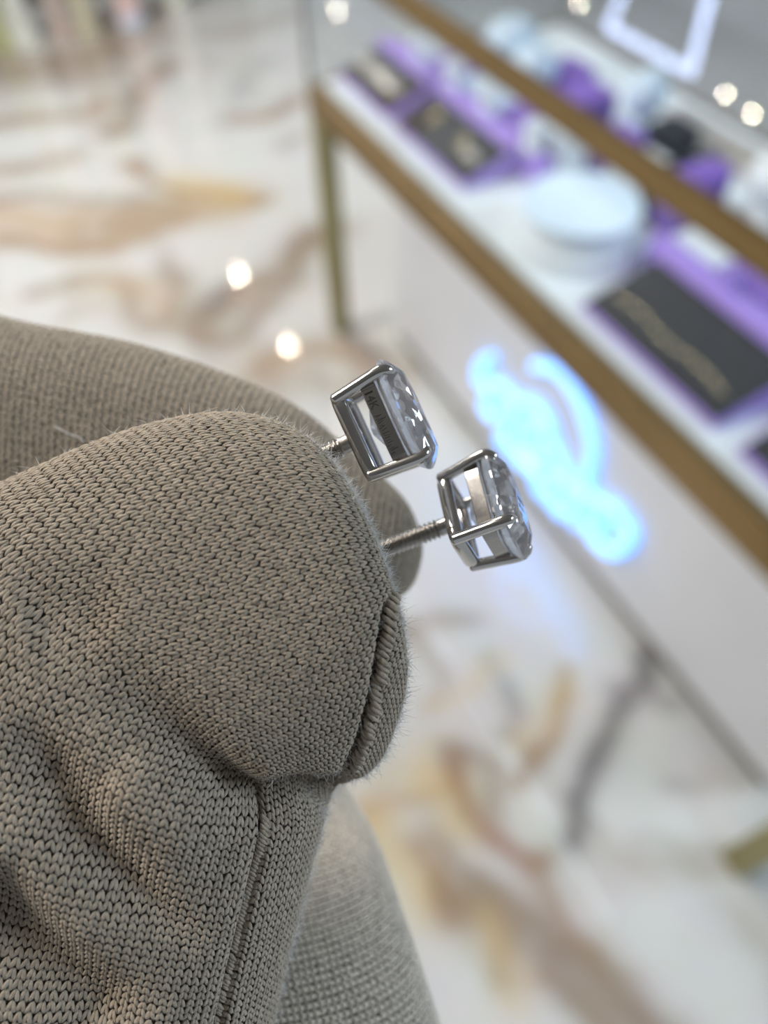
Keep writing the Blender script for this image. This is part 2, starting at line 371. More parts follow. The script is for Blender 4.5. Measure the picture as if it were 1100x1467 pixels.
# ------------------------------------------------------------------ glowing script sign on the cabinet front
sign = empty('illuminated_sign', at_y(800, 650, 0.786))
tag(sign, 'glowing pale blue script sign on the white cabinet front below the brass rail', 'sign')
STROKES = [
    [(704, 512), (688, 522), (686, 545), (702, 560), (694, 580), (706, 598), (724, 590)],
    [(702, 545), (725, 560), (738, 585), (730, 612), (716, 628), (724, 640)],
    [(765, 524), (795, 530), (823, 562), (840, 605), (848, 650), (838, 690)],
    [(740, 575), (768, 582), (788, 620), (776, 655), (756, 636), (772, 606), (796, 646), (816, 690)],
    [(724, 628), (742, 660), (764, 676), (772, 702), (788, 712), (796, 684), (810, 690)],
    [(750, 600), (745, 640), (768, 672), (790, 676)],
    [(780, 704), (806, 738), (822, 720), (828, 694), (846, 712), (838, 742), (824, 752)],
    [(806, 690), (832, 706), (852, 716), (874, 726)],
    [(838, 742), (852, 768), (864, 742), (872, 724), (888, 738), (892, 760)],
    [(846, 766), (868, 788), (888, 790), (904, 770), (898, 750)],
]
for s in STROKES:
    P = smooth_path([at_y(px, py, 0.7765) for px, py in s], 40)
    V, q = tube(P, 0.0102, 8); obj_list('glowing_letter', V, q, M_SIGN, sign)
for px, py in ((705, 560), (842, 605), (864, 740)):
    p = at_y(px, py, 0.785); V, q = tube([p + np.array([0, -0.002, 0]), p + np.array([0, 0.0045, 0])], 0.004, 8)
    obj_list('standoff', V, q, M_POST, sign)

# ------------------------------------------------------------------ things in the showcase
DZ = ZD + 0.0045
def tray(x0, x1, y0, y1, label, h=0.045, group='jewellery trays in the showcase'):
    t = empty('jewellery_tray', ((x0 + x1) / 2, (y0 + y1) / 2, DZ)); tag(t, label, 'tray', group)
    bm = bmesh.new()     # wedge base: low at the front, high at the back
    pts = [(y0, 0), (y1, 0), (y1, h + 0.02), (y1 - 0.02, h + 0.02), (y1 - 0.024, h), (y0, 0.012)]
    a = [bm.verts.new((x0, y, DZ + z)) for y, z in pts]; b = [bm.verts.new((x1, y, DZ + z)) for y, z in pts]
    bm.faces.new(a); bm.faces.new(b[::-1]); n = len(pts)
    for i in range(n): bm.faces.new((a[i], b[i], b[(i + 1) % n], a[(i + 1) % n]))
    bmesh.ops.recalc_face_normals(bm, faces=bm.faces)
    bmesh.ops.bevel(bm, geom=bm.edges[:], offset=0.0015, segments=1, affect='EDGES')
    obj_bm('base', bm, M_LILAC, t)
    bm = bmesh.new(); bmesh.ops.create_grid(bm, x_segments=10, y_segments=6, size=0.5)
    g = bmesh.ops.extrude_face_region(bm, geom=bm.faces[:])
    for v in [e for e in g['geom'] if isinstance(e, bmesh.types.BMVert)]: v.co.z += 1
    for v in bm.verts:
        u, vv, top = v.co.x + 0.5, v.co.y + 0.5, v.co.z > 0.5
        yy = y0 + 0.003 + vv * (y1 - y0 - 0.026)
        zz = DZ + 0.0125 + (h - 0.012) * (yy - y0) / (y1 - y0 - 0.024)
        v.co = (x0 + 0.004 + u * (x1 - x0 - 0.008), yy, zz + ((0.004 + 0.003 * math.sin(math.pi * u) * math.sin(math.pi * vv)) if top else -0.0005))
    obj_bm('velvet_pad', bm, M_BLACK, t, True)
    return t, lambda x, y: DZ + 0.0185 + (h - 0.012) * (y - y0) / (y1 - y0 - 0.024)
T1, z1f = tray(-1.63, -1.40, 0.715, 0.836, 'dark pad tray nearest the left brass corner post, with a flat taupe bar on it')
T2, z2f = tray(-1.365, -1.085, 0.715, 0.836, 'dark pad tray with two gold rings, second from the left brass corner')
T3, z3f = tray(-0.70, -0.40, 0.700, 0.856, 'large dark pad tray right of the round white stand with a gold chain along it')
T4, z4f = tray(-0.355, -0.06, 0.700, 0.856, 'dark tray cut by the right picture edge, beyond the large dark tray', group='jewellery trays in the showcase')
# flat bar on the first tray
def on_tray(zf, pts, n=24): return [np.array([x, y, zf(x, y)]) for x, y in smooth_path(pts, n)]
def bar(x0, x1, y0, y1, zf, m, name, label, cat):
    bm = bmesh.new(); bmesh.ops.create_cube(bm, size=1)
    for v in bm.verts:
        x = x0 if v.co.x < 0 else x1; y = y0 if v.co.y < 0 else y1
        v.co = (x, y, zf(x, y) + (0.0005 if v.co.z < 0 else 0.008))
    bmesh.ops.bevel(bm, geom=bm.edges[:], offset=0.003, segments=2, affect='EDGES')
    return tag(obj_bm(name, bm, m, None, True), label, cat)
bar(-1.615, -1.425, 0.748, 0.778, z1f, M_GREY, 'flat_bar', 'flat taupe metallic bar lying along the front of the leftmost dark tray', 'bar')
def finger_ring(x, y, zf, r, label, grp=None):
    t = empty('gold_ring', (x, y, zf(x, y)));
    tag(t, label, 'ring', grp)
    a = np.linspace(0, 2 * np.pi, 28, endpoint=False); z = zf(x, y) + 0.0026
    V, q = tube(np.stack([x + r * np.cos(a), y + r * np.sin(a), z + 0 * a], -1), 0.0026, 8, closed=True)
    obj_list('band', V, q, M_YGOLD, t)
    bm = bmesh.new(); bmesh.ops.create_icosphere(bm, subdivisions=2, radius=0.0095)
    for v in bm.verts: v.co = Vector((x, y + r, z + 0.006)) + v.co
    obj_bm('stone', bm, M_YGOLD, t)
    return t
finger_ring(-1.285, 0.765, z2f, 0.009, 'gold ring on the left half of the second dark tray')
finger_ring(-1.175, 0.762, z2f, 0.010, 'gold ring on the right half of the second dark tray')
bar(-1.155, -1.11, 0.748, 0.768, z2f, M_GREY, 'flat_clasp', 'small taupe clasp lying right of the gold rings on the dark tray', 'clasp')
P = on_tray(z3f, [(-0.675, 0.738), (-0.62, 0.745), (-0.56, 0.736), (-0.49, 0.742), (-0.43, 0.735)], 44)
chain = empty('gold_chain', P[20]); tag(chain, 'thin dull gold chain lying along the front of the large dark tray', 'chain')
for i in range(43):
    a, b = P[i], P[i + 1]; d = nrm(b - a); c = (a + b) / 2; s = np.cross(d, [0, 0, 1]) if i % 2 else np.array([0, 0, 1.0])
    th = np.linspace(0, 2 * np.pi, 10, endpoint=False)
    V, q = tube([c + d * 0.0042 * math.cos(t_) + s * 0.0022 * math.sin(t_) + np.array([0, 0, 0.0022]) for t_ in th], 0.0008, 4, closed=True)
    obj_list('link', V, q, M_YGOLD, chain)

def block(x0, x1, y0, y1, hgt, m, name, label, cat, grp=None, bev=0.004):
    return tag(box(name, x0, x1, y0, y1, DZ, ZD + hgt, m, None, bev), label, cat, grp)
def lathe_thing(x, y, z, r, hh, label, name, cat, grp, m):
    """turned stand: a foot and a soft round head"""
    t = empty(name, (x, y, z)); tag(t, label, cat, grp)
    for nm, pr in (('foot', [(r * 0.95, 0.0), (r * 0.95, hh * 0.12), (r * 0.5, hh * 0.2), (r * 0.46, hh * 0.42)]),
                   ('head', [(r * 0.46, hh * 0.40), (r * 0.88, hh * 0.5), (r, hh * 0.68), (r * 0.78, hh * 0.88), (r * 0.3, hh * 0.985), (0.0005, hh)])):
        a = np.linspace(0, 2 * np.pi, 20, endpoint=False); V = []; q = []
        for rr, k_ in pr: V += [(x + rr * math.cos(u), y + rr * math.sin(u), z + k_) for u in a]
        for i in range(len(pr) - 1):
            for k in range(20): q.append((i * 20 + k, i * 20 + (k + 1) % 20, (i + 1) * 20 + (k + 1) % 20, (i + 1) * 20 + k))
        q.append(tuple(range(19, -1, -1))); q.append(tuple(range((len(pr) - 1) * 20, len(pr) * 20)))
        obj_list(nm, V, q, m, t)
    return t
rz = ZD + 0.060
block(-1.70 + 0.075, -1.02, 0.838, 0.868, 0.060, M_LILAC, 'lilac_ledge', 'long lilac ledge behind the two small dark trays at the far left', 'ledge', 'lilac ledges')
block(-0.745, -0.06, 0.858, 0.888, 0.060, M_LILAC, 'lilac_ledge', 'long lilac ledge behind the large dark tray at the right', 'ledge', 'lilac ledges')
for x, lab in ((-1.50, 'white ring stand nearest the far left end of the left lilac ledge'), (-1.36, 'second white ring stand from the far left on the left lilac ledge'),
               (-1.23, 'third white ring stand from the far left on the left lilac ledge'), (-1.07, 'white ring stand at the near right end of the left lilac ledge')):
    lathe_thing(x, 0.853, rz, 0.024, 0.05, lab, 'ring_stand', 'ring stand', 'white ring stands', M_WHITE)
lathe_thing(-0.585, 0.873, rz, 0.014, 0.03, 'small pinkish ring stand on the right lilac ledge', 'ring_stand', 'ring stand', 'white ring stands', M_LILAC)
block(-1.62, -1.54, 0.878, 0.94, 0.05, M_DECK, 'white_slab', 'low white slab behind the far end of the left lilac ledge', 'slab')
block(-1.53, -1.40, 0.878, 0.955, 0.045, M_PURPLE, 'purple_block', 'low purple block just below the upper brass rail at the far left', 'display block', 'purple display blocks')
block(-1.385, -1.245, 0.878, 0.935, 0.06, M_PALEB, 'white_block', 'pale block between two purple blocks under the upper brass rail', 'display block', 'white display blocks')
block(-1.235, -1.105, 0.878, 0.955, 0.06, M_PURPLE, 'purple_block', 'purple block between the round white stand and the upper brass rail', 'display block', 'purple display blocks')
block(-1.095, -1.02, 0.878, 0.945, 0.09, M_WHITE, 'white_block', 'white block touching the upper brass rail left of the purple blocks', 'display block', 'white display blocks')
# round white stand
c = (-0.86, 0.806)
rs = empty('round_stand', (c[0], c[1], DZ)); tag(rs, 'large round white display stand in the middle of the showcase deck', 'display stand')
def disc(nm, x, y, z0_, z1_, r0, r1, m, par, n=48):
    a = np.linspace(0, 2 * np.pi, n, endpoint=False); V = []
    for rr, hh in [(r0 * 0.97, z0_), (r0, z0_ + 0.003), (r1, z1_ - 0.004), (r1 * 0.975, z1_)]:
        V += [(x + rr * math.cos(t_), y + rr * math.sin(t_), hh) for t_ in a]
    q = []
    for i in range(3):
        for k in range(n): q.append((i * n + k, i * n + (k + 1) % n, (i + 1) * n + (k + 1) % n, (i + 1) * n + k))
    q.append(tuple(range(n - 1, -1, -1))); q.append(tuple(range(3 * n, 4 * n)))
    return obj_list(nm, V, q, m, par, False)
disc('plinth', c[0], c[1], DZ, DZ + 0.025, 0.112, 0.110, M_WHITE, rs)
disc('drum', c[0], c[1], DZ + 0.025, DZ + 0.055, 0.088, 0.088, M_WHITE, rs)
disc('top', c[0], c[1], DZ + 0.055, DZ + 0.070, 0.098, 0.100, M_PALEB, rs)
block(-0.735, -0.635, 0.898, 0.965, 0.055, M_WHITE, 'white_block', 'white block behind the large dark tray, right of the round stand', 'display block', 'white display blocks')
block(-0.625, -0.49, 0.898, 0.975, 0.062, M_PURPLE, 'purple_block', 'purple block behind the large dark tray at the right edge', 'display block', 'purple display blocks')
block(-0.48, -0.40, 0.898, 0.965, 0.055, M_BLACK, 'charcoal_box', 'charcoal box beside the purple block at the right picture edge', 'box')
block(-0.39, -0.15, 0.898, 0.965, 0.04, M_WHITE, 'white_slab', 'long white slab cut by the right picture edge behind the lilac ledge', 'slab')
block(-1.235, -1.135, 0.985, 1.10, 0.075, M_PURPLE, 'purple_block', 'tall purple block seen through the glass top above the upper brass rail', 'display block', 'purple display blocks')
block(-1.07, -0.992, 0.96, 1.065, 0.06, M_PURPLE, 'purple_block', 'purple block right behind the upper brass rail beside the dark cube', 'display block', 'purple display blocks')
block(-1.02, -0.945, 1.072, 1.145, 0.075, M_BLACK, 'charcoal_box', 'charcoal cube seen through the glass top beside the purple block', 'box')
block(-0.984, -0.90, 0.96, 1.062, 0.05, M_WHITE, 'white_block', 'white block in front of the charcoal cube under the glass top', 'display block', 'white display blocks')
block(-0.872, -0.832, 0.94, 1.05, 0.09, M_BLACK, 'charcoal_box', 'charcoal box against the rightmost purple block under the glass top', 'box')
block(-0.828, -0.775, 0.94, 1.05, 0.105, M_PURPLE, 'purple_block', 'rightmost purple block under the glass top, beside the pale bust', 'display block', 'purple display blocks')
block(-0.765, -0.62, 0.985, 1.03, 0.05, M_WHITE, 'white_slab', 'white slab just above the upper brass rail at the right edge', 'slab')
lathe_thing(-1.075, 1.112, DZ, 0.040, 0.135, 'white rounded necklace bust between the purple blocks under the glass top', 'necklace_bust', 'bust', 'white necklace busts', M_PALEB)
lathe_thing(-0.72, 1.11, DZ, 0.065, 0.14, 'large pale necklace bust at the right edge under the glass top', 'necklace_bust', 'bust', 'white necklace busts', M_WHITE)
lathe_thing(-1.42, 1.03, DZ, 0.062, 0.13, 'large pale bluish necklace bust at the far end under the glass top', 'necklace_bust', 'bust', 'white necklace busts', M_PALEB)
lathe_thing(-1.30, 1.01, DZ, 0.050, 0.12, 'pale bluish necklace bust left of the tall purple block under the glass top', 'necklace_bust', 'bust', 'white necklace busts', M_PALEB)
block(-1.38, -1.29, 1.09, 1.17, 0.05, M_PURPLE, 'purple_block', 'purple block behind the pale bluish busts near the top edge', 'display block', 'purple display blocks')
block(-1.11, -0.80, 1.20, 1.26, 0.03, M_GREY, 'grey_slab', 'grey brown slab along the back of the showcase under the mirrored frame light', 'slab')

# ------------------------------------------------------------------ far furniture at the upper left
cab_c = at_z(60, 70, 0)
far = empty('far_cabinet', (cab_c[0] - 0.35, cab_c[1] + 0.2, 0)); tag(far, 'low dark brown cabinet far across the floor at the upper left', 'cabinet')
M_DARK = mat('dark_brown_laminate', (0.11, 0.085, 0.07), 0.5, vary=(6, 0.2))
xw, yw = cab_c[0] - 0.55, cab_c[1]
box('body', xw - 0.4, xw, yw - 0.9, yw + 1.25, 0.06, 0.55, M_DARK, far, 0.006)
box('plinth', xw - 0.38, xw - 0.02, yw - 0.88, yw + 1.23, 0.0, 0.06, M_PLINTH, far, 0.004)
POSTS = [(8, 72, 0.03, (0.55, 0.58, 0.25), 'yellowish green slim post leftmost at the upper left corner'),
         (40, 64, 0.06, (0.80, 0.82, 0.76), 'whitish slim post second from the left at the upper left corner'),
         (96, 58, 0.045, (0.62, 0.50, 0.45), 'pinkish taupe slim post third from the left at the upper left corner'),
         (128, 50, 0.05, (0.66, 0.62, 0.46), 'beige slim post fourth from the left at the upper left corner'),
         (190, 34, 0.06, (0.85, 0.62, 0.60), 'pink slim post with a bluish white foot at the upper left'),
         (255, 12, 0.045, (0.80, 0.80, 0.72), 'pale slim post right of the pink one at the top picture edge')]
for px, py, r, colp, lab in POSTS:
    c = at_z(px, py, 0); t = empty('slim_post', c); tag(t, lab, 'post', 'slim posts far across the floor')
    m = mat('post_paint', colp, 0.4, vary=(8, 0.08)); mf = mat('post_foot', (0.70, 0.76, 0.9) if 'pink slim' in lab else colp, 0.35)
    disc('foot', c[0], c[1], 0.0, 0.05, r * 1.1, r * 1.1, mf, t, 20)
    disc('shaft', c[0], c[1], 0.05, 0.75, r * 0.9, r * 0.9, m, t, 20)

# ------------------------------------------------------------------ ceiling lamps (seen mirrored in the floor and the glass top)
def downlight(px, py, zmirror, r, label):
    zc = 3.0
    c = at_z(px, py, 2 * zmirror - zc)
    t = empty('ceiling_downlight', (c[0], c[1], zc)); tag(t, label, 'ceiling light', 'ceiling downlights')
    disc('diffuser', c[0], c[1], zc, zc + 0.01, r, r, M_LAMP, t, 20)
    r = 0.05
    a = np.linspace(0, 2 * np.pi, 24, endpoint=False)
    V, q = tube(np.stack([c[0] + r * 1.15 * np.cos(a), c[1] + r * 1.15 * np.sin(a), zc + 0.005 + 0 * a], -1), r * 0.14, 6, closed=True)
    obj_list('trim_ring', V, q, M_POST, t)
for i, (px, py, zm) in enumerate(((342, 393, 0), (413, 495, 0), (483, 14, 0), (1040, 131, ZT), (1078, 160, ZT), (830, 2, ZT))):
    downlight(px, py, zm, 0.020 if zm == 0 else 0.006, ['small round ceiling downlight mirrored in the floor left of the brass leg',
        'small round ceiling downlight mirrored in the floor beside the brass leg foot', 'round ceiling downlight mirrored beyond the far corner of the showcase',
        'round ceiling downlight mirrored in the glass top near the right edge', 'round ceiling downlight mirrored in the glass top at the right edge',
        'round ceiling downlight mirrored in the glass top at the top edge'][i])
def frame_light(pxs, label):
    zc = 2.8
    P = [at_z(px, py, 2 * ZT - zc) for px, py in pxs]
    a, b, c = P; d = a + (c - b); pts = [a, b, c, d]
    t = empty('frame_light', (float(np.mean([p[0] for p in pts])), float(np.mean([p[1] for p in pts])), zc)); tag(t, label, 'ceiling light', 'square frame ceiling lights')
    for i in range(4):
        p, q_ = np.array([*pts[i][:2], zc]), np.array([*pts[(i + 1) % 4][:2], zc])
        V, q = tube([p, q_], 0.03, 4); obj_list('light_bar', V, q, M_FRAME_LED, t, False)
    for p in pts:
        V, q = tube([np.array([*p[:2], zc + 0.03]), np.array([*p[:2], 3.2])], 0.004, 6); obj_list('hanging_wire', V, q, M_POST, t)
frame_light([(872, 36), (990, 102), (1022, -30)], 'square frame ceiling light mirrored in the glass top of the showcase')
#HAND
# ------------------------------------------------------------------ gloved hand
def unit(a): return a / (np.linalg.norm(a, axis=-1, keepdims=True) + 1e-12)
def bil(G, u, v, cyc=True):
    """bilinear sample of grid G (nu,nv,k); v cyclic"""
    nu, nv = G.shape[:2]
    u = np.clip(u, 0, nu - 1.000001); i = u.astype(int); fu = (u - i)[..., None]
    v = np.mod(v, nv); j = np.floor(v).astype(int) % nv; fv = (v - np.floor(v))[..., None]; j2 = (j + 1) % nv
    return (G[i, j] * (1 - fv) + G[i, j2] * fv) * (1 - fu) + (G[i + 1, j] * (1 - fv) + G[i + 1, j2] * fv) * fu
NV = 240
def digit(rings, nu=260, m=0.88, disp=None):
    """rings: (inner px, outer px, depth mm, front mm, back mm, shift px) -> displaced grid in camera mm"""
    Cs, As, Sh, fr, bk = [], [], [], [], []
    for I, O, d, hf, hb, sh in rings:
        a, b = cpt(*I, d), cpt(*O, d)
        Cs.append((a + b) / 2); As.append((a - b) / 2)
        # ax: perpendicular to the ring line, towards the tip
        ax = nrm(np.array([(I[1] - O[1]), (I[0] - O[0]), 0.0]))
        Sh.append(ax * sh / F * d); fr.append(hf); bk.append(hb)
    Z = np.hstack([np.array(Cs), np.array(As), np.array(Sh), np.array(fr)[:, None], np.array(bk)[:, None]])
    Zs = smooth_path(Z, 600)
    # even spacing of rows along the front line
    Fp = Zs[:, :3] + Zs[:, 6:9] + np.array([0, 0, 1]) * Zs[:, 9:10]
    s = np.r_[0, np.cumsum(np.linalg.norm(np.diff(Fp, axis=0), axis=1) + 1e-6)]
    uu = np.interp(np.linspace(0, s[-1], nu), s, np.arange(600)); i = np.clip(uu.astype(int), 0, 598); t = (uu - i)[:, None]
    Zs = Zs[i] * (1 - t) + Zs[i + 1] * t
    th = np.linspace(0, 2 * np.pi, 4000, endpoint=False)
    c, sn = np.cos(th), np.sin(th); c = np.sign(c) * np.abs(c) ** m; sn = np.sign(sn) * np.abs(sn) ** m
    k = nu // 3; A0 = np.linalg.norm(Zs[k, 3:6]); q = np.stack([A0 * c, np.where(sn > 0, Zs[k, 9], Zs[k, 10]) * sn], -1)
    L = np.r_[0, np.cumsum(np.linalg.norm(np.diff(q, axis=0), axis=1))]
    tt = np.interp(np.linspace(0, L[-1], NV, endpoint=False), L, np.arange(4000)).astype(int)
    c, sn = c[tt], sn[tt]
    h = np.where(sn > 0, Zs[:, None, 9], Zs[:, None, 10])
    G = (Zs[:, None, :3] + Zs[:, None, 3:6] * c[None, :, None] + Zs[:, None, 6:9] * sn[None, :, None]
         + np.array([0, 0, 1.0]) * (h * sn[None])[..., None])
    def normals(G):
        du = np.gradient(G, axis=0); dv = (np.roll(G, -1, 1) - np.roll(G, 1, 1)) / 2
        n = unit(np.cross(dv, du))
        cen = Zs[:, None, :3]
        sgn = np.sign(np.sum(n * (G - cen), -1).sum())
        return n * sgn
    N = normals(G)
    if disp is not None:
        px = CX + F * G[..., 0] / -G[..., 2]; py = CY - F * G[..., 1] / -G[..., 2]
        wgt = np.clip((N[..., 2] + 0.05) / 0.35, 0, 1)
        G = G + N * (disp(px, py) * wgt)[..., None]
        N = normals(G)
    return G, N, c, sn
def seg_dist(px, py, path, n=60):
    P = smooth_path(path, n); d = np.full(px.shape, 1e9); tt = np.zeros(px.shape)
    for k in range(n - 1):
        a, b = P[k], P[k + 1]; ab = b - a
        t = np.clip(((px - a[0]) * ab[0] + (py - a[1]) * ab[1]) / (ab @ ab + 1e-9), 0, 1)
        dd = np.hypot(px - a[0] - t * ab[0], py - a[1] - t * ab[1]); m_ = dd < d
        d = np.where(m_, dd, d); tt = np.where(m_, (k + t) / (n - 1), tt)
    return d, tt
SEAM_LOW = [(388, 1150), (383, 1172), (368, 1240), (352, 1310), (332, 1390), (312, 1480), (300, 1540)]
SEAM_UP = [(470, 1140), (494, 1112), (514, 1070), (530, 1015), (542, 955), (550, 900), (554, 855)]
def thumb_disp(px, py):
    d = np.zeros(px.shape)
    def trough(path, dep, w0, w1, p=1.0, fade=(0.0, 1.0)):
        nonlocal d
        s, t = seg_dist(px, py, path); w_ = w0 + (w1 - w0) * t
        f = np.clip((1 - t) / max(1e-6, 1 - fade[1]), 0, 1) if fade[1] < 1 else 1.0
        g = np.clip(t / max(1e-6, fade[0]), 0, 1) if fade[0] > 0 else 1.0
        d = d - dep * np.exp(-(s / w_) ** 2) * f * g
    trough([(500, 1136), (430, 1142), (372, 1152), (318, 1118), (255, 1062), (180, 1000), (90, 950)], 2.8, 15, 55, fade=(0, 0.35))
    trough([(372, 1152), (330, 1128), (290, 1095)], 0.9, 10, 18, fade=(0, 0.5))
    trough([(10, 1030), (80, 1130), (150, 1230), (230, 1310), (300, 1350)], 1.6, 45, 30, fade=(0.2, 0.6))
    trough([(-60, 1280), (20, 1350), (110, 1430), (180, 1500)], 2.3, 75, 70, fade=(0.1, 0.8))
    trough([(-80, 1150), (0, 1200), (100, 1330), (220, 1440)], -0.9, 50, 44, fade=(0.2, 0.7))
    trough([(150, 1110), (230, 1170), (310, 1230)], -1.0, 45, 45, fade=(0.2, 0.7))
    trough([(30, 900), (100, 880), (170, 900)], 0.8, 70, 60, fade=(0.2, 0.7))
    trough(SEAM_LOW, 1.2, 6, 7, fade=(0.1, 1))
    trough(SEAM_UP, 1.5, 7, 6, fade=(0.1, 0.8))
    return d
THUMB = [
    ((330, 1900), (-330, 1850), 64, 11, 9, 0),
    ((360, 1650), (-300, 1600), 62.5, 11, 9, 0),
    ((391, 1467), (-240, 1350), 61.5, 10.5, 8.5, 0),
    ((430, 1300), (-200, 1110), 60.5, 10, 8, 10),
    ((467, 1160), (-175, 930), 60, 9.5, 7.5, 15),
    ((478, 1132), (-60, 745), 59.5, 9, 7, 25),
    ((500, 1120), (74, 668), 59, 8.6, 6.5, 40),
    ((532, 1092), (198, 620), 58.5, 8.0, 6, 62),
    ((545, 1052), (300, 601), 58.3, 7.3, 5.5, 74),
    ((546, 1020), (370, 613), 58.5, 6.3, 5, 82),
    ((543, 992), (418, 645), 59.2, 5.0, 4, 70),
    ((535, 960), (458, 700), 60.5, 3.0, 3, 44),
    ((522, 900), (482, 770), 61.8, 1.4, 1.5, 20),
    ((506, 840), (500, 828), 62.4, 0.3, 0.3, 0),
]
INDEX = [
    ((-330, 760), (-260, 360), 82, 8, 8, 0),
    ((-20, 800), (-10, 452), 78, 8, 8, 0),
    ((180, 830), (210, 499), 76.5, 7.5, 7.5, 0),
    ((340, 850), (400, 570), 76, 7, 7, 0),
    ((450, 860), (500, 645), 76, 6.2, 6.5, 6),
    ((530, 862), (568, 706), 76, 5.0, 5.5, 14),
    ((564, 852), (588, 745), 76.2, 3.6, 4.5, 18),
    ((580, 835), (594, 775), 76.6, 2.0, 2.5, 12),
    ((590, 815), (593, 800), 77, 0.4, 0.4, 0),
]
MIDDLE = [
    ((700, 1700), (270, 1760), 72, 7, 9, 0),
    ((628, 1467), (265, 1520), 73, 7.5, 9, 0),
    ((579, 1320), (255, 1380), 76, 8, 9, 0),
    ((539, 1210), (250, 1260), 80, 7.5, 9, 0),
    ((497, 1135), (255, 1160), 84, 7, 8, 0),
    ((450, 1060), (270, 1080), 87, 5.5, 6, 0),
    ((400, 1020), (320, 1030), 89, 2.5, 3, 0),
    ((366, 1012), (356, 1012), 90, 0.3, 0.3, 0),
]
GT, NT, _, snT = digit(THUMB, 300, disp=thumb_disp)
GI, NI, _, snI = digit(INDEX, 220)
GM, NM, _, snM = digit(MIDDLE, 200)

def leg_template():
    """one arm of a knit V in stitch units: a across, b along, c outwards (-> verts, faces)"""
    n, st_ = 5, 5
    V = []; t = np.linspace(0, 1, st_ + 2)
    def axis(t): return np.stack([0.035 + 0.42 * t ** 0.85, -0.54 + 1.20 * t, 0.40 * np.sin(np.pi * np.clip(t, 0, 1)) ** 0.8 - 0.22 * (1 - t) ** 3 - 0.30 * t ** 3], -1)
    A = axis(t)
    V.append(A[0])
    for i in range(1, st_ + 1):
        T = A[i + 1] - A[i - 1]; T /= np.linalg.norm(T); nn = np.array([0, 0, 1.0]); b = np.cross(nn, T); b /= np.linalg.norm(b); cc = np.cross(T, b)
        r = math.sin(math.pi * t[i]) ** 0.55
        for k in range(n):
            an = 2 * math.pi * (k + 0.5) / n
            V.append(A[i] + r * (0.275 * math.cos(an) * b + 0.32 * math.sin(an) * cc))
    V.append(A[-1]); V = np.array(V)
    q = []
    for k in range(n):
        q.append((0, 1 + (k + 1) % n, 1 + k, 1 + k))
    for i in range(st_ - 1):
        for k in range(n):
            q.append((1 + i * n + k, 1 + i * n + (k + 1) % n, 1 + (i + 1) * n + (k + 1) % n, 1 + (i + 1) * n + k))
    e = 1 + st_ * n
    for k in range(n): q.append((1 + (st_ - 1) * n + k, 1 + (st_ - 1) * n + (k + 1) % n, e, e))
    tri = []
    for f in q:
        tri.append((f[0], f[1], f[2]))
        if f[2] != f[3]: tri.append((f[0], f[2], f[3]))
    return V, np.array(tri)
TV, TF = leg_template()
def knit(name, G, N, W, H, parent, nz_min=-0.45, umin=0, swap=False, lift=0.34, ymat=None, aw=1.0):
    nu, nv = G.shape[:2]
    mid = nu // 3
    circ = np.linalg.norm(np.roll(G[mid], -1, 0) - G[mid], axis=1).sum()
    ncol = int(round(circ / W))
    jf = int(np.argmax(N[mid, :, 2]))
    s = np.r_[0, np.cumsum(np.linalg.norm(np.diff(G[:, jf], axis=0), axis=1))]
    nrow = int(s[-1] / H)
    ur = np.interp((np.arange(nrow) + 0.5) * s[-1] / nrow, s, np.arange(nu))
    I, J = np.meshgrid(np.arange(nrow), np.arange(ncol), indexing='ij'); I = I.ravel(); J = J.ravel()
    uc = ur[I] + rng.normal(0, 0.05, I.size) * 0; vc = (J + 0.5) / ncol * nv
    nzc = bil(N, uc, vc)[:, 2]; pc = bil(G, uc, vc)
    px = CX + F * pc[:, 0] / -pc[:, 2]; py = CY - F * pc[:, 1] / -pc[:, 2]
    keep = (nzc > nz_min) & (px > -140) & (py < 1600) & (uc > umin)
    uc, vc, I = uc[keep], vc[keep], I[keep]
    dur = np.gradient(ur)[I]; dvc = nv / ncol
    Vs = []
    for sgn in (1, -1):
        T = TV * np.array([sgn, 1, 1]); k = len(T); n = len(uc)
        ja = rng.normal(0, 0.03, (n, 1)); jb = rng.normal(0, 0.05, (n, 1)); jc = 1 + rng.normal(0, 0.10, (n, 1)); jw = rng.normal(0, 0.05, (n, 1))
        a = T[None, :, 0] * aw + ja + jw * T[None, :, 1]; b = T[None, :, 1] + jb; c = T[None, :, 2] * jc
        if swap: u = uc[:, None] + a * dur[:, None] * 1.0; v = vc[:, None] + b * dvc
        else: u = uc[:, None] + b * dur[:, None]; v = vc[:, None] + a * dvc
        P = bil(G, u, v) + bil(N, u, v) * (c * lift * W)[..., None]
        Vs.append(P.reshape(-1, 3))
    Vs = np.concatenate(Vs); tot = 2 * len(uc); k = len(TV)
    Fs = (np.arange(tot)[:, None, None] * k + TF[None]).reshape(-1, 3)
    half = len(uc) * len(TF)
    Fs[half:] = Fs[half:, ::-1]
    o = obj_np(name, to_world(Vs), Fs, ymat or M_YARN, parent)
    o['kind'] = 'stuff'
    return o
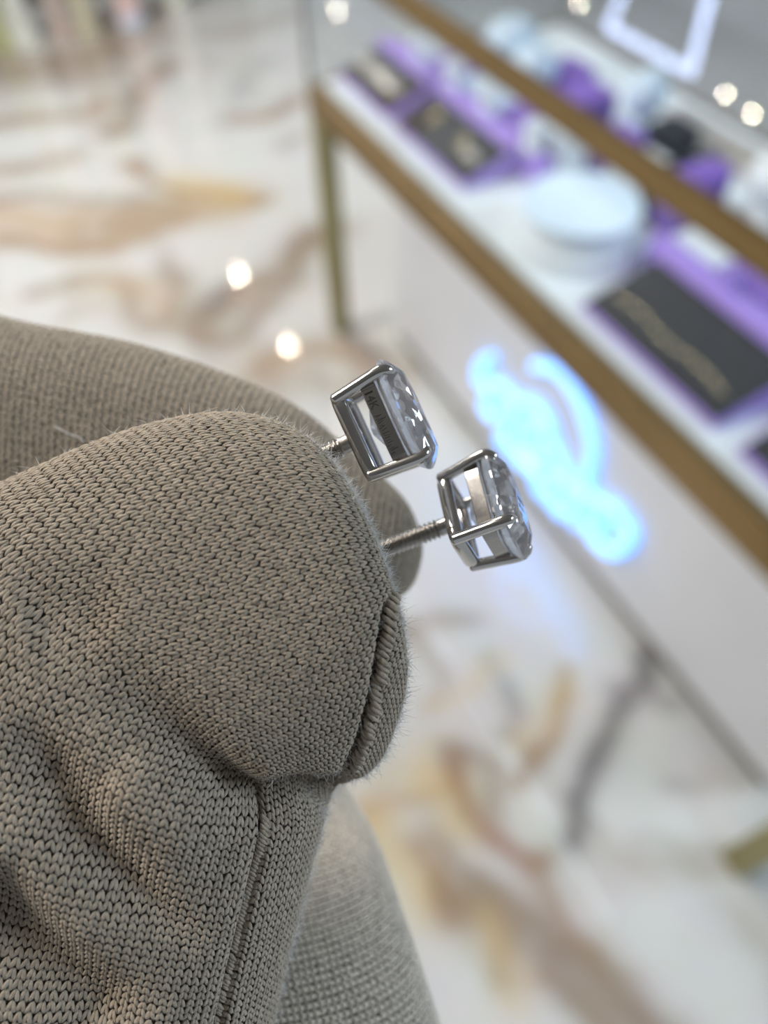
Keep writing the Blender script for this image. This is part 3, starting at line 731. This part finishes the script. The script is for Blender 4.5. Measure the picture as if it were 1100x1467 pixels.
# continuous hand body: the digits and the palm off the picture's lower left, fused by a voxel remesh
def grid_mesh(G, N, inset):
    nu, nv = G.shape[:2]; V = (G - N * inset).reshape(-1, 3)
    q = []; i = np.arange(nu - 1)[:, None]; j = np.arange(nv)[None]; j2 = (j + 1) % nv
    Q = np.stack([i * nv + j, i * nv + j2 + 0 * i, (i + 1) * nv + j2, (i + 1) * nv + j], -1).reshape(-1, 4)
    V = np.vstack([V, G[0].mean(0), G[-1].mean(0)]); c0 = nu * nv
    e = []
    for k in range(nv):
        k2 = (k + 1) % nv; e.append((c0, k2, k, k)); e.append((c0 + 1, (nu - 1) * nv + k, (nu - 1) * nv + k2, (nu - 1) * nv + k2))
    return V, Q, np.array(e)
bmH = []; off = 0; allV = []; allF = []
for G, N in ((GT, NT), (GI, NI), (GM, NM)):
    V, Q, E_ = grid_mesh(G, N, 0.30)
    allV.append(V); allF += [tuple(f) for f in (Q + off).tolist()] + [tuple(dict.fromkeys(f)) for f in (E_ + off).tolist()]; off += len(V)
def blob(c, r):
    global off
    bm = bmesh.new(); bmesh.ops.create_uvsphere(bm, u_segments=32, v_segments=20, radius=1)
    V = np.array([v.co[:] for v in bm.verts]) * np.array(r) + np.array(c)
    allV.append(V); allF.extend([tuple(v.index + off for v in f.verts) for f in bm.faces]); off += len(V); bm.free()
# palm, knuckles, two more curled fingers and the wrist, all beyond the lower left of the picture
blob((-42, -74, -76), (20, 30, 16)); blob((-26, -82, -82), (24, 24, 14)); blob((-52, -44, -82), (14, 22, 14)); blob((-46, -16, -84), (13, 16, 11)); blob((-44, 6, -83), (12, 11, 9))
for k, (dx, dz) in enumerate(((-10, -100), (-16, -114))):
    P = smooth_path([(-30 + dx, -95, dz + 6), (-10 + dx, -64, dz), (-8 + dx, -44, dz - 2), (-14 + dx, -34, dz - 4)], 24)
    V, q = tube(P, [8.5] * 16 + [8.2, 8, 7.6, 7, 6.2, 5, 3.2, 1.0], 20)
    allV.append(V); allF.extend([tuple(dict.fromkeys(np.array(f) + off)) for f in q]); off += len(V)
P = smooth_path([(-40, -80, -80), (-50, -120, -84), (-58, -170, -90), (-62, -210, -94)], 24)
V, q = tube(P, np.linspace(24, 27, 24), 28); allV.append(V); allF.extend([tuple(dict.fromkeys(np.array(f) + off)) for f in q]); off += len(V)
me = bpy.data.meshes.new('hand_raw'); me.from_pydata([tuple(v) for v in to_world(np.concatenate(allV))], [], [tuple(int(i) for i in f) for f in allF]); me.update()
raw = bpy.data.objects.new('hand_raw', me); COL.objects.link(raw)
md = raw.modifiers.new('fuse', 'REMESH'); md.mode = 'VOXEL'; md.voxel_size = 0.00045; md.use_smooth_shade = True
dg = bpy.context.evaluated_depsgraph_get(); hm = bpy.data.meshes.new_from_object(raw.evaluated_get(dg)); hm.name = 'gloved_hand'
bpy.data.objects.remove(raw)
hm.materials.clear(); hand = finish('gloved_hand', hm, M_GLOVE, None, True)
tag(hand, 'hand in a taupe knit glove pinching two diamond stud earrings', 'hand')
knit('thumb_knit', GT, NT, 0.66, 0.66, hand)
knit('index_knit', GI, NI, 0.76, 0.70, hand)
knit('palm_knit', GM, NM, 0.66, 0.66, hand, swap=True, ymat=M_YARN_LIT, aw=0.78)
# seam cords: twisted yarn beads along the sewn edge
def seam(path, n, r, side, name):
    P = smooth_path(path, n)
    px = CX + F * GT[..., 0] / -GT[..., 2]; py = CY - F * GT[..., 1] / -GT[..., 2]; fr = NT[..., 2] > 0
    V = []; q = []; o_ = 0
    for k in range(n):
        t = P[min(k + 1, n - 1)] - P[max(k - 1, 0)]; t = t / np.hypot(*t); pp = P[k] + np.array([t[1], -t[0]]) * side
        d = np.where(fr, (px - pp[0]) ** 2 + (py - pp[1]) ** 2, 1e9); i, j = np.unravel_index(np.argmin(d), d.shape)
        c = GT[i, j] + NT[i, j] * r * 0.5; dirn = nrm(np.array([t[0] * 0.55 + t[1] * 0.83, -t[1] * 0.55 + t[0] * 0.83, 0.15 * (-1) ** k]))
        L = r * 2.0
        vv, qq = tube([c - dirn * L, c - dirn * L * 0.5 + NT[i, j] * r * .5, c + NT[i, j] * r * .6, c + dirn * L * 0.5 + NT[i, j] * r * .5, c + dirn * L], [r * .25, r * .62, r * .72, r * .62, r * .25], 6)
        V.append(vv); q += [tuple(a + o_ for a in f) for f in qq]; o_ += len(vv)
    o = obj_list(name, to_world(np.concatenate(V)), q, M_YARN, hand); o['kind'] = 'stuff'
    return o
seam(SEAM_LOW[1:-1], 60, 0.24, -4, 'seam')
seam([(504, 1092)] + SEAM_UP[2:], 44, 0.30, -7, 'seam')
# fuzz standing off the knit
def fuzz(name, G, N, count, lmin, lmax, r, parent, weight, W=0.0):
    nu, nv = G.shape[:2]; K = count * 14
    u = rng.random(K) * (nu - 2); v = rng.random(K) * nv
    p = bil(G, u, v); n = unit(bil(N, u, v))
    px = CX + F * p[:, 0] / -p[:, 2]; py = CY - F * p[:, 1] / -p[:, 2]
    wv = weight(px, py, n); k = (rng.random(K) < wv) & (px > -60) & (py < 1520)
    p, n = p[k][:count], n[k][:count]; m_ = len(p)
    d = unit(n * rng.uniform(0.2, 1.0, (m_, 1)) + rng.normal(0, 0.65, (m_, 3)))
    d = unit(d + n * np.clip(0.25 - np.sum(d * n, 1), 0, 2)[:, None])
    bend = rng.normal(0, 0.75, (m_, 3)); L = rng.uniform(lmin, lmax, (m_, 1)) * rng.uniform(0.5, 1, (m_, 1))
    t = np.linspace(0, 1, 5)
    pts = p[:, None] + n[:, None] * 0.15 + L[:, None] * (d[:, None] * t[None, :, None] + bend[:, None] * (t ** 2)[None, :, None] * 0.5)
    side = unit(np.cross(d, rng.normal(0, 1, (m_, 3)))); up_ = np.cross(d, side)
    ang = np.arange(3) / 3 * 2 * np.pi
    ro = np.cos(ang)[:, None, None] * side[None] + np.sin(ang)[:, None, None] * up_[None]    # 3,m,3
    rad = r * (1 - 0.75 * t)
    V = pts[:, :, None] + rad[None, :, None, None] * ro.transpose(1, 0, 2)[:, None]          # m,5,3,3
    V = V.reshape(-1, 3)
    f = []
    for i in range(4):
        for a in range(3):
            b = (a + 1) % 3; f.append((i * 3 + a, i * 3 + b, i * 3 + 3 + b, i * 3 + 3 + a))
    Fq = (np.arange(m_)[:, None, None] * 15 + np.array(f)[None]).reshape(-1, 4)
    o = obj_np(name, to_world(V), Fq, M_FUZZ, parent); o['kind'] = 'stuff'; return o
def w_edge(px, py, n):
    e = np.exp(-(n[:, 2] / 0.28) ** 2)
    right = np.clip((px - 330) / 180, 0.12, 1.0)
    return np.clip(e * right, 0, 1)
fuzz('edge_fuzz', GT, NT, 7500, 0.35, 1.1, 0.021, hand, w_edge)
fuzz('pilled_fuzz', GT, NT, 9000, 0.25, 0.75, 0.018, hand, lambda px, py, n: np.clip(1.1 - np.abs(n[:, 2] - 0.2) / 0.35, 0, 1) * np.clip((px - 430) / 60, 0, 1) * np.clip((960 - py) / 60, 0, 1))
fuzz('surface_fuzz', GT, NT, 3500, 0.2, 0.6, 0.010, hand, lambda px, py, n: np.clip(n[:, 2], 0, 1) * 0.35 * np.clip((px - 100) / 400, 0.1, 1))
P = smooth_path([(78, 610), (95, 620), (112, 626), (121, 633)], 14); V, q = tube([cpt(x, y, 66) for x, y in P], 0.055, 6)
obj_list('loose_thread', to_world(V), q, M_FUZZ, hand)

# ------------------------------------------------------------------ diamond stud earrings
def superell(a, b, e, n):
    t = np.linspace(0, 2 * np.pi, n, endpoint=False); c, s = np.cos(t), np.sin(t)
    return np.stack([a * np.sign(c) * np.abs(c) ** (2 / e), b * np.sign(s) * np.abs(s) ** (2 / e)], -1)
def sweep_ring(path2, prof):
    """path2 (n,2) closed; prof list of (out, z)"""
    n = len(path2); tn = np.roll(path2, -1, 0) - np.roll(path2, 1, 0); tn /= np.linalg.norm(tn, axis=1)[:, None]
    out = np.stack([tn[:, 1], -tn[:, 0]], -1); m = len(prof); V = []; q = []
    for i in range(n):
        for o, z in prof: V.append((path2[i, 0] + out[i, 0] * o, path2[i, 1] + out[i, 1] * o, z))
    for i in range(n):
        j = (i + 1) % n
        for k in range(m):
            l = (k + 1) % m; q.append((i * m + k, i * m + l, j * m + l, j * m + k))
    return np.array(V, float), q
def earring(label, origin_px, depth, axis, along, marked):
    a = nrm(axis); l = nrm(np.array(along) - a * np.dot(along, a)); s = np.cross(a, l)
    B = np.stack([l, s, a], 1); o3 = cpt(*origin_px, depth)
    def wld(V): return to_world(np.asarray(V, float) @ B.T + o3)
    root = empty('diamond_stud_earring', to_world(o3[None])[0]); tag(root, label, 'earring', 'diamond stud earrings')
    lx, ly = 3.35, 2.2
    def add(name, V, q, m, smooth=True, parent=root): return obj_list(name, wld(V), q, m, parent, smooth)
    # lower rail
    pr = superell(lx, ly, 6, 72)
    prof = [(0.42 * math.cos(t), 0.42 + 0.62 * math.sin(t)) for t in np.linspace(0, 2 * np.pi, 10, endpoint=False)]
    add('lower_rail', *sweep_ring(pr, prof), M_GOLD)
    # engraved gallery band
    pb = superell(lx + 0.12, ly + 0.12, 6, 72)
    b0, b1 = 2.35, 3.55
    add('gallery_band', *sweep_ring(pb, [(-0.22, b0), (0.16, b0), (0.2, b0 + 0.06), (0.2, b1 - 0.06), (0.16, b1), (-0.22, b1)]), M_GOLD_R, False)
    # upper bezel wire under the girdle
    pg = superell(lx + 0.35, ly + 0.3, 6, 72)
    add('seat_wire', *sweep_ring(pg, [(0.16 * math.cos(t), 3.95 + 0.18 * math.sin(t)) for t in np.linspace(0, 2 * np.pi, 8, endpoint=False)]), M_GOLD)
    # corner prongs with claw tips folded over the stone
    for sx in (1, -1):
        for sy in (1, -1):
            cx_, cy_ = sx * lx * 0.96, sy * ly * 0.96; dx, dy = sx * 0.62, sy * 0.78
            P = smooth_path([(cx_, cy_, -0.02), (cx_ + dx * .12, cy_ + dy * .12, 0.8), (cx_ + dx * .35, cy_ + dy * .35, 2.4), (cx_ + dx * .56, cy_ + dy * .56, 3.8), (cx_ + dx * .54, cy_ + dy * .54, 4.5), (cx_ + dx * .2, cy_ + dy * .2, 4.95), (cx_ - dx * .35, cy_ - dy * .3, 5.15)], 26)
            V, q = tube(P, np.r_[0.34, 0.50, np.full(17, 0.50), np.linspace(0.50, 0.42, 4), 0.34, 0.25, 0.08], 12)
            add('prong', V, q, M_GOLD)
    # bridge bars under the stone and the threaded post
    V, q = tube([(-lx, 0, 0.35), (0, 0, 0.28), (lx, 0, 0.35)], 0.3, 10); add('bridge_bar', V, q, M_GOLD_R)
    V, q = tube([(0, -ly, 0.35), (0, 0, 0.28), (0, ly, 0.35)], 0.3, 10); add('bridge_bar', V, q, M_GOLD_R)
    zz = np.linspace(0.3, -8.6, 170); rr = np.where(zz > -1.2, 0.72, 0.74 + 0.11 * np.sin(zz * 2 * np.pi / 0.42)); rr[-6:] *= np.linspace(1, 0.4, 6); rr[:14] += np.linspace(0.25, 0, 14)
    V, q = tube(np.stack([0 * zz, 0 * zz, zz], -1), rr, 14); add('threaded_post', V, q, M_GOLD_R)
    # the stone: girdle, crown, table and pavilion facets from a convex hull
    pts = []
    def ring_(k, z, e, n, ph=0.0, sc=(1, 1)):
        t = np.linspace(0, 2 * np.pi, n, endpoint=False) + ph; c, s_ = np.cos(t), np.sin(t)
        for x, y in zip(4.68 * k * sc[0] * np.sign(c) * np.abs(c) ** (2 / e), 3.1 * k * sc[1] * np.sign(s_) * np.abs(s_) ** (2 / e)): pts.append((x, y, z))
    ring_(1.0, 4.45, 4.2, 32); ring_(1.0, 4.62, 4.2, 32)
    ring_(0.93, 4.98, 3.9, 24, 0.13); ring_(0.84, 5.36, 3.5, 16, 0.0); ring_(0.72, 5.72, 3.0, 8, math.pi / 8); ring_(0.70, 5.74, 3.0, 8)
    ring_(0.91, 3.98, 3.8, 24, 0.13); ring_(0.78, 3.36, 3.2, 16, 0.0); ring_(0.58, 2.66, 2.6, 12, 0.2); ring_(0.33, 2.0, 2.2, 8, 0.3); pts.append((0.3, 0, 1.5)); pts.append((-0.3, 0, 1.5))
    bm = bmesh.new()
    for p in wld(pts): bm.verts.new(p)
    r_ = bmesh.ops.convex_hull(bm, input=bm.verts[:])
    bmesh.ops.delete(bm, geom=[g for g in r_['geom_interior'] if isinstance(g, bmesh.types.BMVert)], context='VERTS')
    obj_bm('diamond', bm, M_DIAM, root)
    if marked:
        sd = marked  # +1/-1: which long side carries the mark
        fc = bpy.data.curves.new('mark', 'FONT'); fc.body = '14K'; fc.size = 0.95; fc.extrude = 0.012; fc.align_x = 'LEFT'
        to = bpy.data.objects.new('mark', fc); COL.objects.link(to); bpy.context.view_layer.update()
        mm = bpy.data.meshes.new_from_object(to.evaluated_get(bpy.context.evaluated_depsgraph_get())); bpy.data.objects.remove(to)
        co = np.array([v.co[:] for v in mm.vertices])
        # text x runs along the band away from the first corner, letters read across the band
        X_ = 2.75 - co[:, 0]; Z_ = b0 + 0.17 + co[:, 1]; Y_ = sd * (ly + 0.12 + 0.2 + 0.004 + co[:, 2] * 0.5)
        Wv = wld(np.stack([X_, np.full(len(co), 0.0) + Y_, Z_], -1))
        for v_, c_ in zip(mm.vertices, Wv): v_.co = c_
        finish('engraved_karat_mark', mm, M_ENGR, root)
        V = []; q = []; o_ = 0; rr2 = random.Random(4); x = 0.75
        while x > -2.6:
            h = rr2.uniform(0.3, 0.75); z0_ = b0 + rr2.uniform(0.1, 0.25); wd = rr2.uniform(0.035, 0.075)
            y_ = sd * (ly + 0.326); sl = rr2.uniform(-.12, .12)
            V += [(x, y_, z0_), (x - wd, y_, z0_), (x - wd + sl, y_, z0_ + h), (x + sl, y_, z0_ + h), (x, y_ - sd * .05, z0_), (x - wd, y_ - sd * .05, z0_), (x - wd + sl, y_ - sd * .05, z0_ + h), (x + sl, y_ - sd * .05, z0_ + h)]
            q += [tuple(i + o_ for i in f) for f in ((0, 1, 2, 3), (4, 7, 6, 5), (0, 4, 5, 1), (1, 5, 6, 2), (2, 6, 7, 3), (3, 7, 4, 0))]; o_ += 8
            x -= rr2.uniform(0.14, 0.26)
        add('engraved_strokes', V, q, M_ENGR, False)['kind'] = 'stuff'
    return root
p1 = np.array([0.42, -0.907, 0.0])
earring('upper diamond stud earring with 14K engraved on its dark side band', (509, 630), 58.0, (0.885, 0.405, 0.17), (-0.42, 0.907, 0), 1)
a2 = nrm((0.915, 0.355, 0.26)); pd = nrm(np.array([0.36, -0.93, 0])); pd = nrm(pd - a2 * pd.dot(a2)); qd = np.cross(a2, pd)
if qd[2] < 0: qd = -qd
ph = math.radians(41)
earring('lower diamond stud earring with two open sides and a long threaded post showing', (650, 749), 60.8, a2, math.cos(ph) * pd + math.sin(ph) * qd, 0)
